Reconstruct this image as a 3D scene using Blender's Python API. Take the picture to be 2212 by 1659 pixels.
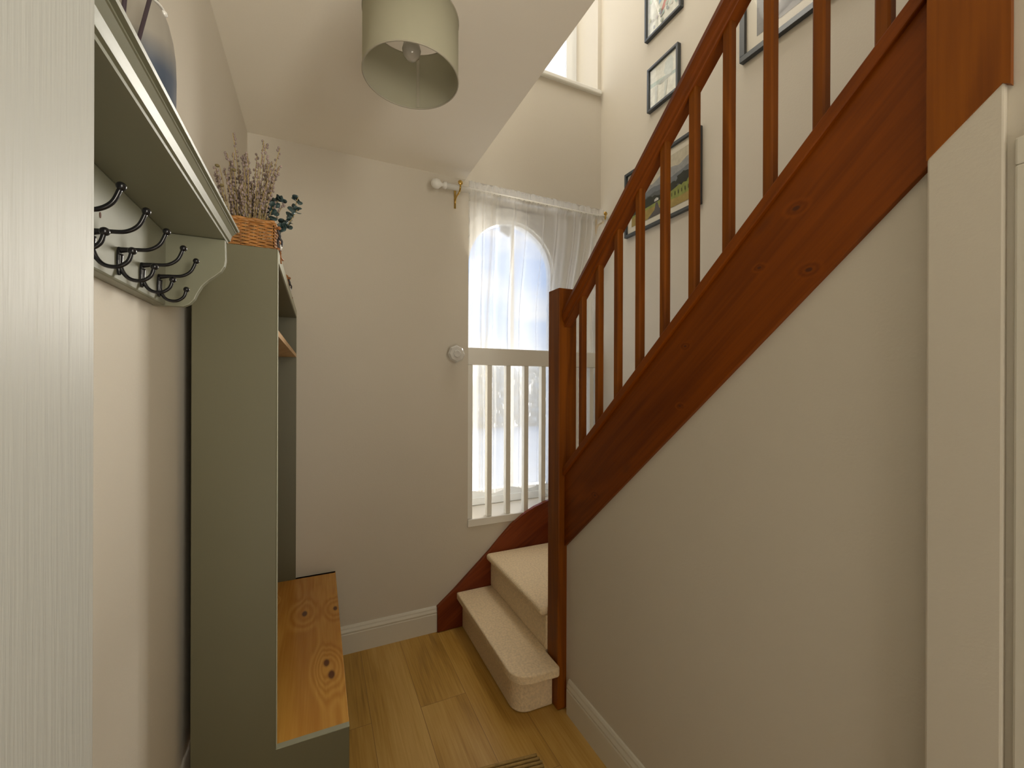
import bpy, bmesh, math, random
from mathutils import Vector, Matrix
random.seed(7)
for o in list(bpy.data.objects): bpy.data.objects.remove(o, do_unlink=True)
SC = bpy.context.scene
COL = SC.collection
PI = math.pi

# ------------------------------------------------------------------ camera
YAW, ROLL = 0.434, 0.0035
cd = bpy.data.cameras.new('camera')
cam = bpy.data.objects.new('camera', cd); COL.objects.link(cam)
cd.sensor_width = 36.0; cd.sensor_fit = 'HORIZONTAL'
cd.lens = 36.0 * 902.1 / 2212.0
cd.clip_start = 0.02; cd.clip_end = 300
fw = Vector((math.sin(YAW), math.cos(YAW), -0.0008)).normalized()
r0 = Vector((math.cos(YAW), -math.sin(YAW), 0)); u0 = r0.cross(fw)
r = math.cos(ROLL) * r0 + math.sin(ROLL) * u0
u = -math.sin(ROLL) * r0 + math.cos(ROLL) * u0
M = Matrix((r, u, -fw)).transposed().to_4x4(); M.translation = (0, 0, 1.3)
cam.matrix_world = M
SC.camera = cam

# ------------------------------------------------------------------ view, sky, lights
vs = SC.view_settings
vs.view_transform = 'Standard'; vs.look = 'None'; vs.gamma = 1.0; vs.use_curve_mapping = False
vs.exposure = 0.08
SKY = 0.95
w = bpy.data.worlds.new('sky'); SC.world = w; w.use_nodes = True
nt = w.node_tree; nt.nodes.clear()
def N(t, typ, **k):
    n = t.nodes.new(typ)
    for a, b in k.items(): setattr(n, a, b)
    return n
tc = N(nt, 'ShaderNodeTexCoord'); sep = N(nt, 'ShaderNodeSeparateXYZ'); nt.links.new(tc.outputs['Generated'], sep.inputs[0])
rmp = N(nt, 'ShaderNodeValToRGB'); nt.links.new(sep.outputs['Z'], rmp.inputs[0])
e = rmp.color_ramp.elements
e[0].position = 0.0; e[0].color = (.95, .97, 1, 1); e[1].position = 0.50; e[1].color = (.22, .42, .86, 1)
x = e.new(0.17); x.color = (.46, .65, 1, 1)
mp = N(nt, 'ShaderNodeMapping'); mp.inputs['Scale'].default_value = (1.0, 1.0, 3.0); nt.links.new(tc.outputs['Generated'], mp.inputs[0])
ns = N(nt, 'ShaderNodeTexNoise'); ns.inputs['Scale'].default_value = 3.2; ns.inputs['Detail'].default_value = 7; ns.inputs['Distortion'].default_value = .5
nt.links.new(mp.outputs[0], ns.inputs['Vector'])
r2 = N(nt, 'ShaderNodeValToRGB'); nt.links.new(ns.outputs[0], r2.inputs[0])
r2.color_ramp.elements[0].position = .50; r2.color_ramp.elements[1].position = .72
mx = N(nt, 'ShaderNodeMixRGB'); mx.inputs[2].default_value = (1, 1, 1, 1)
nt.links.new(r2.outputs[0], mx.inputs[0]); nt.links.new(rmp.outputs[0], mx.inputs[1])
bg = N(nt, 'ShaderNodeBackground'); bg.inputs[1].default_value = SKY
nt.links.new(mx.outputs[0], bg.inputs[0])
# broad glare of the sun behind thin cloud, high to the right of the windows
GLOW, SUNDIR = 6.0, Vector((.807 * .80, .59 * .80, .60)).normalized()
dt = N(nt, 'ShaderNodeVectorMath', operation='DOT_PRODUCT'); dt.inputs[1].default_value = SUNDIR
nt.links.new(tc.outputs['Generated'], dt.inputs[0])
mxm = N(nt, 'ShaderNodeMath', operation='MAXIMUM'); mxm.inputs[1].default_value = 0; nt.links.new(dt.outputs['Value'], mxm.inputs[0])
pw = N(nt, 'ShaderNodeMath', operation='POWER'); pw.inputs[1].default_value = 26; nt.links.new(mxm.outputs[0], pw.inputs[0])
gm = N(nt, 'ShaderNodeMath', operation='MULTIPLY'); gm.inputs[1].default_value = GLOW; nt.links.new(pw.outputs[0], gm.inputs[0])
bg2 = N(nt, 'ShaderNodeBackground'); bg2.inputs[0].default_value = (1, .95, .84, 1); nt.links.new(gm.outputs[0], bg2.inputs[1])
ads = N(nt, 'ShaderNodeAddShader'); nt.links.new(bg.outputs[0], ads.inputs[0]); nt.links.new(bg2.outputs[0], ads.inputs[1])
wo = N(nt, 'ShaderNodeOutputWorld'); nt.links.new(ads.outputs[0], wo.inputs[0])

def area(name, loc, target, sx, sy, power, col, spread=180):
    l = bpy.data.lights.new(name, 'AREA'); l.shape = 'RECTANGLE'; l.size = sx; l.size_y = sy; l.energy = power; l.color = col
    o = bpy.data.objects.new(name, l); COL.objects.link(o); o.location = loc
    l.spread = math.radians(spread)
    o.rotation_euler = (Vector(target) - Vector(loc)).to_track_quat('-Z', 'Y').to_euler()
    return o
area('landing_fill', (-.15, 1.85, 4.2), (1.6, 0.8, 2.2), 1.1, .5, 17, (1, .95, .84))     # unseen fill lamp added upstairs to brighten the outer wall
sl = bpy.data.lights.new('hazy_sun', 'SUN'); sl.energy = 12.5; sl.angle = math.radians(27); sl.color = (1, .95, .85)
so = bpy.data.objects.new('hazy_sun', sl); COL.objects.link(so); so.location = (5, 6, 4)
AZ, EL = math.radians(41), math.radians(6)
so.rotation_euler = Vector((-math.sin(AZ) * math.cos(EL), -math.cos(AZ) * math.cos(EL), -math.sin(EL))).to_track_quat('-Z', 'Y').to_euler()
area('stairwell_fill', (1.15, 1.35, 4.75), (1.15, 1.25, 0), 0.7, 1.0, 20, (1, .95, .86))  # added lamp, out of view, to brighten the steps
area('hall_daylight', (0.72, -1.00, 1.75), (-.28, .45, 2.25), 0.4, 1.2, 10, (1, .93, .80), 95)
area('ceiling_fill', (0.30, -1.3, 0.35), (0.25, 0.5, 2.4), 0.8, 0.6, 9, (1, .92, .78))       # low fill lamp added behind the viewer to brighten the ceiling

# ------------------------------------------------------------------ materials
MATS = {}
def mat(name, col, rough=.6, metal=0, spec=.5, noise=0, nscale=4, bump=0, bscale=80, bstretch=(1, 1, 1), coat=0):
    m = bpy.data.materials.new(name); m.use_nodes = True; t = m.node_tree; b = t.nodes['Principled BSDF']
    b.inputs['Base Color'].default_value = (*col, 1); b.inputs['Roughness'].default_value = rough
    b.inputs['Metallic'].default_value = metal; b.inputs['Specular IOR Level'].default_value = spec
    if coat: b.inputs['Coat Weight'].default_value = coat; b.inputs['Coat Roughness'].default_value = .12
    c = N(t, 'ShaderNodeTexCoord')
    if noise:
        n = N(t, 'ShaderNodeTexNoise'); n.inputs['Scale'].default_value = nscale; n.inputs['Detail'].default_value = 5
        t.links.new(c.outputs['Object'], n.inputs['Vector'])
        k = N(t, 'ShaderNodeValToRGB'); t.links.new(n.outputs[0], k.inputs[0])
        k.color_ramp.elements[0].position = .3; k.color_ramp.elements[1].position = .7
        k.color_ramp.elements[0].color = (*[v * (1 - noise) for v in col], 1)
        k.color_ramp.elements[1].color = (*[min(1, v * (1 + noise)) for v in col], 1)
        t.links.new(k.outputs[0], b.inputs['Base Color'])
    if bump:
        mpp = N(t, 'ShaderNodeMapping'); mpp.inputs['Scale'].default_value = bstretch; t.links.new(c.outputs['Object'], mpp.inputs[0])
        n2 = N(t, 'ShaderNodeTexNoise'); n2.inputs['Scale'].default_value = bscale; n2.inputs['Detail'].default_value = 4
        t.links.new(mpp.outputs[0], n2.inputs['Vector'])
        bp = N(t, 'ShaderNodeBump'); bp.inputs['Strength'].default_value = bump; bp.inputs['Distance'].default_value = .003
        t.links.new(n2.outputs[0], bp.inputs['Height']); t.links.new(bp.outputs[0], b.inputs['Normal'])
    MATS[name] = m; return m

def wood(name, light, dark, rot=(0, 0, 0), grain='Z', scale=1.0, knots=.5, rough=.4, coat=0, knotcol=(.08, .025, .008), kscale=(2.4, 5.5), rough_bump=.06, pts=()):
    """grain runs along the local axis `grain` after turning the coordinates by rot"""
    m = bpy.data.materials.new(name); m.use_nodes = True; t = m.node_tree; b = t.nodes['Principled BSDF']
    b.inputs['Roughness'].default_value = rough; b.inputs['Specular IOR Level'].default_value = .22
    if coat: b.inputs['Coat Weight'].default_value = coat; b.inputs['Coat Roughness'].default_value = .1
    c = N(t, 'ShaderNodeTexCoord')
    rt = N(t, 'ShaderNodeMapping'); rt.inputs['Rotation'].default_value = rot; t.links.new(c.outputs['Object'], rt.inputs[0])
    def stretch(a, l):
        s = {'X': (l, a, a), 'Y': (a, l, a), 'Z': (a, a, l)}[grain]
        q = N(t, 'ShaderNodeMapping'); q.inputs['Scale'].default_value = [v * scale for v in s]; t.links.new(rt.outputs[0], q.inputs[0]); return q
    q1 = stretch(9, .9); n1 = N(t, 'ShaderNodeTexNoise'); n1.inputs['Scale'].default_value = 1; n1.inputs['Detail'].default_value = 3; n1.inputs['Distortion'].default_value = .6
    t.links.new(q1.outputs[0], n1.inputs['Vector'])
    ml = N(t, 'ShaderNodeMath', operation='MULTIPLY'); ml.inputs[1].default_value = 26; t.links.new(n1.outputs[0], ml.inputs[0])
    ringsum = ml.outputs[0]; kmask = None
    for p_, rad_ in pts:                      # individual knots: dark eye, with the growth rings bending round it
        sb = N(t, 'ShaderNodeVectorMath', operation='SUBTRACT'); sb.inputs[1].default_value = p_; t.links.new(c.outputs['Object'], sb.inputs[0])
        rt2 = N(t, 'ShaderNodeMapping'); rt2.inputs['Rotation'].default_value = rot
        rt2.inputs['Scale'].default_value = {'X': (.45, 1, 1), 'Y': (1, .45, 1), 'Z': (1, 1, .45)}[grain] if not any(rot) else (1, .6, 1); t.links.new(sb.outputs[0], rt2.inputs[0])
        ln = N(t, 'ShaderNodeVectorMath', operation='LENGTH'); t.links.new(rt2.outputs[0], ln.inputs[0])
        def ramp(to, amp):
            q_ = N(t, 'ShaderNodeMapRange', interpolation_type='SMOOTHERSTEP'); q_.inputs['From Min'].default_value = 0; q_.inputs['From Max'].default_value = to
            q_.inputs['To Min'].default_value = amp; q_.inputs['To Max'].default_value = 0; t.links.new(ln.outputs['Value'], q_.inputs[0]); return q_.outputs[0]
        ad_ = N(t, 'ShaderNodeMath', operation='ADD'); t.links.new(ringsum, ad_.inputs[0]); t.links.new(ramp(rad_ * (8 if not any(rot) else 5), 14 if not any(rot) else 7), ad_.inputs[1]); ringsum = ad_.outputs[0]
        km = ramp(rad_ * 1.5, 1.6)
        if kmask is None: kmask = km
        else:
            mx_ = N(t, 'ShaderNodeMath', operation='MAXIMUM'); t.links.new(kmask, mx_.inputs[0]); t.links.new(km, mx_.inputs[1]); kmask = mx_.outputs[0]
    sn = N(t, 'ShaderNodeMath', operation='SINE'); t.links.new(ringsum, sn.inputs[0])
    q2 = stretch(140, 4); n2 = N(t, 'ShaderNodeTexNoise'); n2.inputs['Scale'].default_value = 1; n2.inputs['Detail'].default_value = 3
    t.links.new(q2.outputs[0], n2.inputs['Vector'])
    q3 = stretch(3.2, .7); n3 = N(t, 'ShaderNodeTexNoise'); n3.inputs['Scale'].default_value = 1; t.links.new(q3.outputs[0], n3.inputs['Vector'])
    def madd(a, f, bb):
        z = N(t, 'ShaderNodeMath', operation='MULTIPLY_ADD'); z.inputs[1].default_value = f
        t.links.new(a, z.inputs[0])
        if isinstance(bb, float): z.inputs[2].default_value = bb
        else: t.links.new(bb, z.inputs[2])
        return z.outputs[0]
    v = madd(sn.outputs[0], .13, madd(n2.outputs[0], .45, madd(n3.outputs[0], .9, -.22)))
    k = N(t, 'ShaderNodeValToRGB'); t.links.new(v, k.inputs[0])
    k.color_ramp.elements[0].position = .18; k.color_ramp.elements[1].position = .78
    k.color_ramp.elements[0].color = (*dark, 1); k.color_ramp.elements[1].color = (*light, 1)
    out = k.outputs[0]
    if knots:
        q4 = N(t, 'ShaderNodeMapping'); a_, l_ = kscale[1], kscale[0]
        q4.inputs['Scale'].default_value = {'X': (l_, a_, a_), 'Y': (a_, l_, a_), 'Z': (a_, a_, l_)}[grain]; t.links.new(rt.outputs[0], q4.inputs[0])
        vo = N(t, 'ShaderNodeTexVoronoi'); vo.inputs['Scale'].default_value = 1; t.links.new(q4.outputs[0], vo.inputs['Vector'])
        kk = N(t, 'ShaderNodeValToRGB'); t.links.new(vo.outputs['Distance'], kk.inputs[0])
        kk.color_ramp.elements[0].position = .03; kk.color_ramp.elements[0].color = (1, 1, 1, 1)
        kk.color_ramp.elements[1].position = .11; kk.color_ramp.elements[1].color = (0, 0, 0, 1)
        mf = N(t, 'ShaderNodeMath', operation='MULTIPLY'); mf.inputs[1].default_value = knots; t.links.new(kk.outputs[0], mf.inputs[0])
        mm = N(t, 'ShaderNodeMixRGB'); mm.inputs[2].default_value = (*knotcol, 1); t.links.new(mf.outputs[0], mm.inputs[0]); t.links.new(out, mm.inputs[1]); out = mm.outputs[0]
    if kmask is not None:
        cl = N(t, 'ShaderNodeMath', operation='MINIMUM'); cl.inputs[1].default_value = .92; t.links.new(kmask, cl.inputs[0])
        m2_ = N(t, 'ShaderNodeMixRGB'); m2_.inputs[2].default_value = (*knotcol, 1); t.links.new(cl.outputs[0], m2_.inputs[0]); t.links.new(out, m2_.inputs[1]); out = m2_.outputs[0]
    t.links.new(out, b.inputs['Base Color'])
    bp = N(t, 'ShaderNodeBump'); bp.inputs['Strength'].default_value = rough_bump; bp.inputs['Distance'].default_value = .001
    t.links.new(n2.outputs[0], bp.inputs['Height']); t.links.new(bp.outputs[0], b.inputs['Normal'])
    MATS[name] = m; return m

SL = math.atan(0.905)                  # pitch of the stairs
WALL = mat('warm_white_wall', (.66, .61, .52), .75, noise=.012, nscale=2.5, bump=.12, bscale=160)
WALLC = mat('ceiling_white', (.92, .87, .77), .8, noise=.01, bump=.08, bscale=120)
RECESS_LIT = mat('bounce_lit_window_wall', (.93, .91, .85), .7, bump=.05)  # wall colour whitened to stand in for sunlight bouncing in the recess
TRIM = mat('white_gloss_trim', (.72, .69, .60), .36, spec=.45)
WHITE = mat('white_satin_paint', (.86, .85, .80), .35)
PVC = mat('white_window_frame', (.88, .89, .88), .25)
SAGE = mat('sage_paint', (.140, .132, .078), .45, noise=.02, bump=.04, bscale=120)
SAGEL = mat('sage_gloss_paint', (.215, .215, .150), .36, bump=.03, bscale=60)
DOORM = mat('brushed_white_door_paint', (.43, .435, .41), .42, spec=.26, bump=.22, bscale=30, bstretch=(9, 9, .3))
PINE = wood('pine_upright', (.31, .088, .002), (.15, .036, .001), grain='Z', rough=.45, knots=.7)
PINES = wood('pine_sloping', (.26, .060, .001), (.125, .025, .0005), rot=(SL, 0, 0), grain='Y', rough=.45, knots=.35, kscale=(3.2, 7),
             pts=(((-.007, -.939, 1.531), .0045), ((-.007, -.835, 1.561), .003), ((-.007, -.61, 1.241), .003), ((-.007, -.914, 1.664), .005), ((-.007, -.227, .904), .0035), ((-.007, -.628, 1.402), .003)))
PINEX = wood('pine_wall_string', (.26, .055, .012), (.12, .020, .005), rot=(0, .6, 0), grain='X', rough=.4, knots=.7)
BENCH = wood('knotty_oiled_pine', (.80, .43, .085), (.54, .22, .028), grain='Y', rough=.22, coat=.4, knots=0, scale=1.0, knotcol=(.09, .018, .005),
             pts=(((.216, .642, .404), .010), ((.325, .636, .404), .008), ((.288, .296, .404), .009), ((.301, .231, .404), .010), ((.10, .80, .404), .004)))
SHELFW = wood('pale_pine_shelf', (.70, .46, .22), (.55, .32, .13), grain='Y', rough=.4, knots=0)
BLACKM = mat('black_hook_metal', (.012, .012, .014), .25, metal=.3, spec=.6)
BRASS = mat('brass', (.62, .42, .12), .22, metal=1)
WICK = mat('wicker', (.42, .19, .05), .5, noise=.3, nscale=60)
WICKD = mat('wicker_dark', (.28, .11, .03), .55, noise=.3, nscale=60)
FRAMEM = mat('dark_grey_frame', (.045, .055, .065), .35, coat=.2)
MOUNT = mat('picture_mount', (.80, .76, .66), .7)
CERAM = mat('white_ceramic', (.66, .65, .62), .15, coat=.5)
CARPET = mat('beige_loop_carpet', (.83, .665, .44), .95, spec=.1, noise=.12, nscale=110, bump=1.0, bscale=150)
JUTE = mat('jute', (.40, .26, .085), .9, noise=.18, nscale=70, bump=.8, bscale=130)
GROUND = mat('pale_paving', (.72, .70, .66), .9, noise=.15, nscale=2)
HEDGEM = mat('hedge_leaves', (.40, .41, .37), .9, noise=.4, nscale=8)

def floor_mat():
    m = bpy.data.materials.new('oak_plank_floor'); m.use_nodes = True; t = m.node_tree; b = t.nodes['Principled BSDF']
    b.inputs['Roughness'].default_value = .42
    c = N(t, 'ShaderNodeTexCoord')
    rt = N(t, 'ShaderNodeMapping'); rt.inputs['Rotation'].default_value = (0, 0, PI / 2); t.links.new(c.outputs['Object'], rt.inputs[0])
    br = N(t, 'ShaderNodeTexBrick'); br.offset = .37; br.inputs['Scale'].default_value = 1
    br.inputs['Brick Width'].default_value = 1.22; br.inputs['Row Height'].default_value = .188; br.inputs['Mortar Size'].default_value = .0012
    br.inputs['Mortar Smooth'].default_value = .6; br.inputs['Bias'].default_value = 0
    br.inputs['Color1'].default_value = (.30, .30, .30, 1); br.inputs['Color2'].default_value = (.75, .75, .75, 1); br.inputs['Mortar'].default_value = (0, 0, 0, 1)
    t.links.new(rt.outputs[0], br.inputs['Vector'])
    def nz(s, d=4, dist=0):
        q = N(t, 'ShaderNodeMapping'); q.inputs['Scale'].default_value = s; t.links.new(c.outputs['Object'], q.inputs[0])
        ad = N(t, 'ShaderNodeVectorMath', operation='ADD'); t.links.new(q.outputs[0], ad.inputs[0])
        sc = N(t, 'ShaderNodeVectorMath', operation='SCALE'); sc.inputs['Scale'].default_value = 7; t.links.new(br.outputs['Color'], sc.inputs[0]); t.links.new(sc.outputs[0], ad.inputs[1])
        n = N(t, 'ShaderNodeTexNoise'); n.inputs['Scale'].default_value = 1; n.inputs['Detail'].default_value = d; n.inputs['Distortion'].default_value = dist
        t.links.new(ad.outputs[0], n.inputs['Vector']); return n.outputs[0]
    a = nz((10, 1.2, 1), 4, .7); f = nz((150, 5, 1), 3); g = nz((3, 1.1, 1), 2)
    def madd(x, k, y):
        z = N(t, 'ShaderNodeMath', operation='MULTIPLY_ADD'); z.inputs[1].default_value = k; t.links.new(x, z.inputs[0])
        if isinstance(y, float): z.inputs[2].default_value = y
        else: t.links.new(y, z.inputs[2])
        return z.outputs[0]
    v = madd(a, .70, madd(f, .42, madd(g, .5, madd(br.outputs['Color'], .15, -.36))))
    k = N(t, 'ShaderNodeValToRGB'); t.links.new(v, k.inputs[0])
    el = k.color_ramp.elements; el[0].position = .22; el[0].color = (.25, .125, .018, 1); el[1].position = .80; el[1].color = (.68, .44, .14, 1)
    x = el.new(.45); x.color = (.50, .285, .055, 1)
    mm = N(t, 'ShaderNodeMixRGB'); mm.inputs[2].default_value = (.10, .05, .02, 1)
    mf = N(t, 'ShaderNodeMath', operation='MULTIPLY'); mf.inputs[1].default_value = .7
    t.links.new(br.outputs['Fac'], mf.inputs[0]); t.links.new(mf.outputs[0], mm.inputs[0]); t.links.new(k.outputs[0], mm.inputs[1])
    t.links.new(mm.outputs[0], b.inputs['Base Color'])
    bp = N(t, 'ShaderNodeBump'); bp.inputs['Strength'].default_value = .12; bp.inputs['Distance'].default_value = .001
    t.links.new(f, bp.inputs['Height']); t.links.new(bp.outputs[0], b.inputs['Normal'])
    return m
FLOORM = floor_mat()

def glass(name, ior=1.45, tint=(1, 1, 1), rough=0):
    m = bpy.data.materials.new(name); m.use_nodes = True; t = m.node_tree; t.nodes.clear()
    tr = N(t, 'ShaderNodeBsdfTransparent'); tr.inputs[0].default_value = (*tint, 1)
    gl = N(t, 'ShaderNodeBsdfGlossy'); gl.inputs['Roughness'].default_value = rough
    fr = N(t, 'ShaderNodeFresnel'); fr.inputs[0].default_value = ior
    mxx = N(t, 'ShaderNodeMixShader'); t.links.new(fr.outputs[0], mxx.inputs[0]); t.links.new(tr.outputs[0], mxx.inputs[1]); t.links.new(gl.outputs[0], mxx.inputs[2])
    o = N(t, 'ShaderNodeOutputMaterial'); t.links.new(mxx.outputs[0], o.inputs[0]); return m
GLASS = glass('clear_glass')
PGLASS = glass('matt_picture_glass', ior=1.13, rough=.04)
def sheer_mat():
    m = bpy.data.materials.new('sheer_voile'); m.use_nodes = True; t = m.node_tree; t.nodes.clear()
    tr = N(t, 'ShaderNodeBsdfTransparent')
    tl = N(t, 'ShaderNodeBsdfTranslucent'); tl.inputs[0].default_value = (.97, .95, .91, 1)
    df = N(t, 'ShaderNodeBsdfDiffuse'); df.inputs[0].default_value = (.97, .95, .90, 1)
    a = N(t, 'ShaderNodeMixShader'); a.inputs[0].default_value = .50; t.links.new(tl.outputs[0], a.inputs[1]); t.links.new(df.outputs[0], a.inputs[2])
    lw = N(t, 'ShaderNodeLayerWeight'); lw.inputs[0].default_value = .35
    mr = N(t, 'ShaderNodeMapRange'); mr.inputs['To Min'].default_value = .35; mr.inputs['To Max'].default_value = .95; t.links.new(lw.outputs['Facing'], mr.inputs[0])
    b_ = N(t, 'ShaderNodeMixShader'); t.links.new(mr.outputs[0], b_.inputs[0]); t.links.new(tr.outputs[0], b_.inputs[1]); t.links.new(a.outputs[0], b_.inputs[2])
    o = N(t, 'ShaderNodeOutputMaterial'); t.links.new(b_.outputs[0], o.inputs[0]); return m
SHEER = sheer_mat()
def shade_mat():
    m = bpy.data.materials.new('linen_lampshade'); m.use_nodes = True; t = m.node_tree; t.nodes.clear()
    df = N(t, 'ShaderNodeBsdfDiffuse'); df.inputs[0].default_value = (.46, .445, .335, 1)
    tl = N(t, 'ShaderNodeBsdfTranslucent'); tl.inputs[0].default_value = (.60, .57, .44, 1)
    a = N(t, 'ShaderNodeMixShader'); a.inputs[0].default_value = .22; t.links.new(df.outputs[0], a.inputs[1]); t.links.new(tl.outputs[0], a.inputs[2])
    c = N(t, 'ShaderNodeTexCoord'); mp_ = N(t, 'ShaderNodeMapping'); mp_.inputs['Scale'].default_value = (1, 1, 3); n = N(t, 'ShaderNodeTexNoise'); n.inputs['Scale'].default_value = 220
    t.links.new(c.outputs['Object'], mp_.inputs[0]); t.links.new(mp_.outputs[0], n.inputs['Vector'])
    bp = N(t, 'ShaderNodeBump'); bp.inputs['Strength'].default_value = .2; bp.inputs['Distance'].default_value = .001; t.links.new(n.outputs[0], bp.inputs['Height']); t.links.new(bp.outputs[0], df.inputs['Normal'])
    o = N(t, 'ShaderNodeOutputMaterial'); t.links.new(a.outputs[0], o.inputs[0]); return m
SHADEM = shade_mat()

# ------------------------------------------------------------------ mesh helpers
class MB:
    def __init__(s): s.v = []; s.f = []; s.sm = []
    def add(s, vs, fs, smooth=False):
        n = len(s.v); s.v += [tuple(v) for v in vs]
        for f in fs: s.f.append([n + i for i in f]); s.sm.append(smooth)
        return s
    def box(s, a, b):
        x0, y0, z0 = [min(p, q) for p, q in zip(a, b)]; x1, y1, z1 = [max(p, q) for p, q in zip(a, b)]
        vs = [(x0, y0, z0), (x1, y0, z0), (x1, y1, z0), (x0, y1, z0), (x0, y0, z1), (x1, y0, z1), (x1, y1, z1), (x0, y1, z1)]
        return s.add(vs, [(0, 3, 2, 1), (4, 5, 6, 7), (0, 1, 5, 4), (1, 2, 6, 5), (2, 3, 7, 6), (3, 0, 4, 7)])
    def prism(s, poly, axis, a, b, smooth=False):
        """extrude a 2D polygon along an axis; poly is in the other two axes in XYZ order"""
        def P(p, t): return {'X': (t, p[0], p[1]), 'Y': (p[0], t, p[1]), 'Z': (p[0], p[1], t)}[axis]
        n = len(poly); vs = [P(p, a) for p in poly] + [P(p, b) for p in poly]
        fs = [list(range(n))[::-1], list(range(n, 2 * n))]
        s.add(vs, fs)
        m = len(s.v) - 2 * n
        for i in range(n):
            j = (i + 1) % n; s.f.append([m + i, m + j, m + n + j, m + n + i]); s.sm.append(smooth)
        return s
    def tube(s, pts, rad, seg=8, caps=True):
        pts = [Vector(p) for p in pts]; rr = rad if isinstance(rad, (list, tuple)) else [rad] * len(pts)
        rings = []; up = None
        for i, p in enumerate(pts):
            d = (pts[min(i + 1, len(pts) - 1)] - pts[max(i - 1, 0)]).normalized()
            if up is None:
                up = Vector((0, 0, 1)) if abs(d.z) < .9 else Vector((1, 0, 0))
            a = (up - d * up.dot(d)).normalized(); up = a; b = d.cross(a)
            rings.append([p + (a * math.cos(2 * PI * k / seg) + b * math.sin(2 * PI * k / seg)) * rr[i] for k in range(seg)])
        vs = [v for q in rings for v in q]; fs = []
        for i in range(len(pts) - 1):
            for k in range(seg):
                k2 = (k + 1) % seg; fs.append((i * seg + k, i * seg + k2, (i + 1) * seg + k2, (i + 1) * seg + k))
        s.add(vs, fs, True)
        if caps:
            m = len(s.v) - len(vs); s.f.append([m + k for k in range(seg)][::-1]); s.sm.append(False)
            s.f.append([m + (len(pts) - 1) * seg + k for k in range(seg)]); s.sm.append(False)
        return s
    def lathe(s, prof, c=(0, 0, 0), seg=32, axis='Z'):
        vs = []; n = len(prof)
        for k in range(seg):
            a = 2 * PI * k / seg
            for (rd, h) in prof:
                if axis == 'Z': p = (rd * math.cos(a), rd * math.sin(a), h)
                elif axis == 'X': p = (h, rd * math.cos(a), rd * math.sin(a))
                else: p = (rd * math.sin(a), h, rd * math.cos(a))
                vs.append((p[0] + c[0], p[1] + c[1], p[2] + c[2]))
        fs = []
        for k in range(seg):
            k2 = (k + 1) % seg
            for i in range(n - 1): fs.append((k * n + i, k2 * n + i, k2 * n + i + 1, k * n + i + 1))
        return s.add(vs, fs, True)
    def ball(s, c, rd, seg=12, sq=(1, 1, 1)):
        pr = [(max(1e-5, rd * math.sin(PI * i / 8)), -rd * math.cos(PI * i / 8)) for i in range(9)]
        m = len(s.v); s.lathe(pr, (0, 0, 0), seg)
        for i in range(m, len(s.v)): s.v[i] = (s.v[i][0] * sq[0] + c[0], s.v[i][1] * sq[1] + c[1], s.v[i][2] * sq[2] + c[2])
        return s
    def build(s, name, mt, parent=None, bevel=0, seg=2, solid=0, subs=0, auto=True):
        me = bpy.data.meshes.new(name)
        base = parent_world(parent)
        me.from_pydata([(v[0] - base[0], v[1] - base[1], v[2] - base[2]) for v in s.v], [], s.f)
        for p, sm in zip(me.polygons, s.sm): p.use_smooth = sm
        bm = bmesh.new(); bm.from_mesh(me)
        bmesh.ops.recalc_face_normals(bm, faces=bm.faces[:]); bm.to_mesh(me); bm.free()
        me.materials.append(mt)
        o = bpy.data.objects.new(name, me); COL.objects.link(o)
        if parent: o.parent = parent
        if solid: md = o.modifiers.new('thickness', 'SOLIDIFY'); md.thickness = solid; md.offset = 0
        if bevel:
            md = o.modifiers.new('bevel', 'BEVEL'); md.width = bevel; md.segments = seg; md.limit_method = 'ANGLE'; md.angle_limit = math.radians(40); md.harden_normals = False
        if subs: md = o.modifiers.new('sub', 'SUBSURF'); md.levels = subs; md.render_levels = subs
        return o
def parent_world(p):
    x = y = z = 0
    while p: x += p.location[0]; y += p.location[1]; z += p.location[2]; p = p.parent
    return (x, y, z)
def thing(name, label, cat, loc=(0, 0, 0), group=None):
    o = bpy.data.objects.new(name, None); COL.objects.link(o); o.location = loc; o.empty_display_size = .05
    o['label'] = label; o['category'] = cat
    if group: o['group'] = group
    return o
def tag(o, label, cat, group=None):
    o['label'] = label; o['category'] = cat
    if group: o['group'] = group
    return o
def struct(name, mb, mt, parent=None, **k):
    o = mb.build(name, mt, parent, **k)
    if not parent: o['kind'] = 'structure'
    return o

# ================================================================== THE SHELL
XL, XS, XW = -.287, .905, 1.614         # left wall, under-stair wall, outer wall
YB, YR = 2.16, -1.6                      # back wall, wall behind the viewer
H = 2.403
ZT = 4.85
YW = 2.40                                # face of the window wall inside the recess
YO = 2.46
struct('floor', MB().box((XL - .1, YR, -.1), (XW + .1, YO, 0)), FLOORM)
struct('wall_left', MB().box((XL - .12, -.1, 0), (XL, YO, ZT)).box((XL - .12 - .6, YR, 0), (XL - .6, -.1, ZT)).box((XL - .72, -.12, 0), (XL - .0, -.1, ZT)), WALL)
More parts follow.
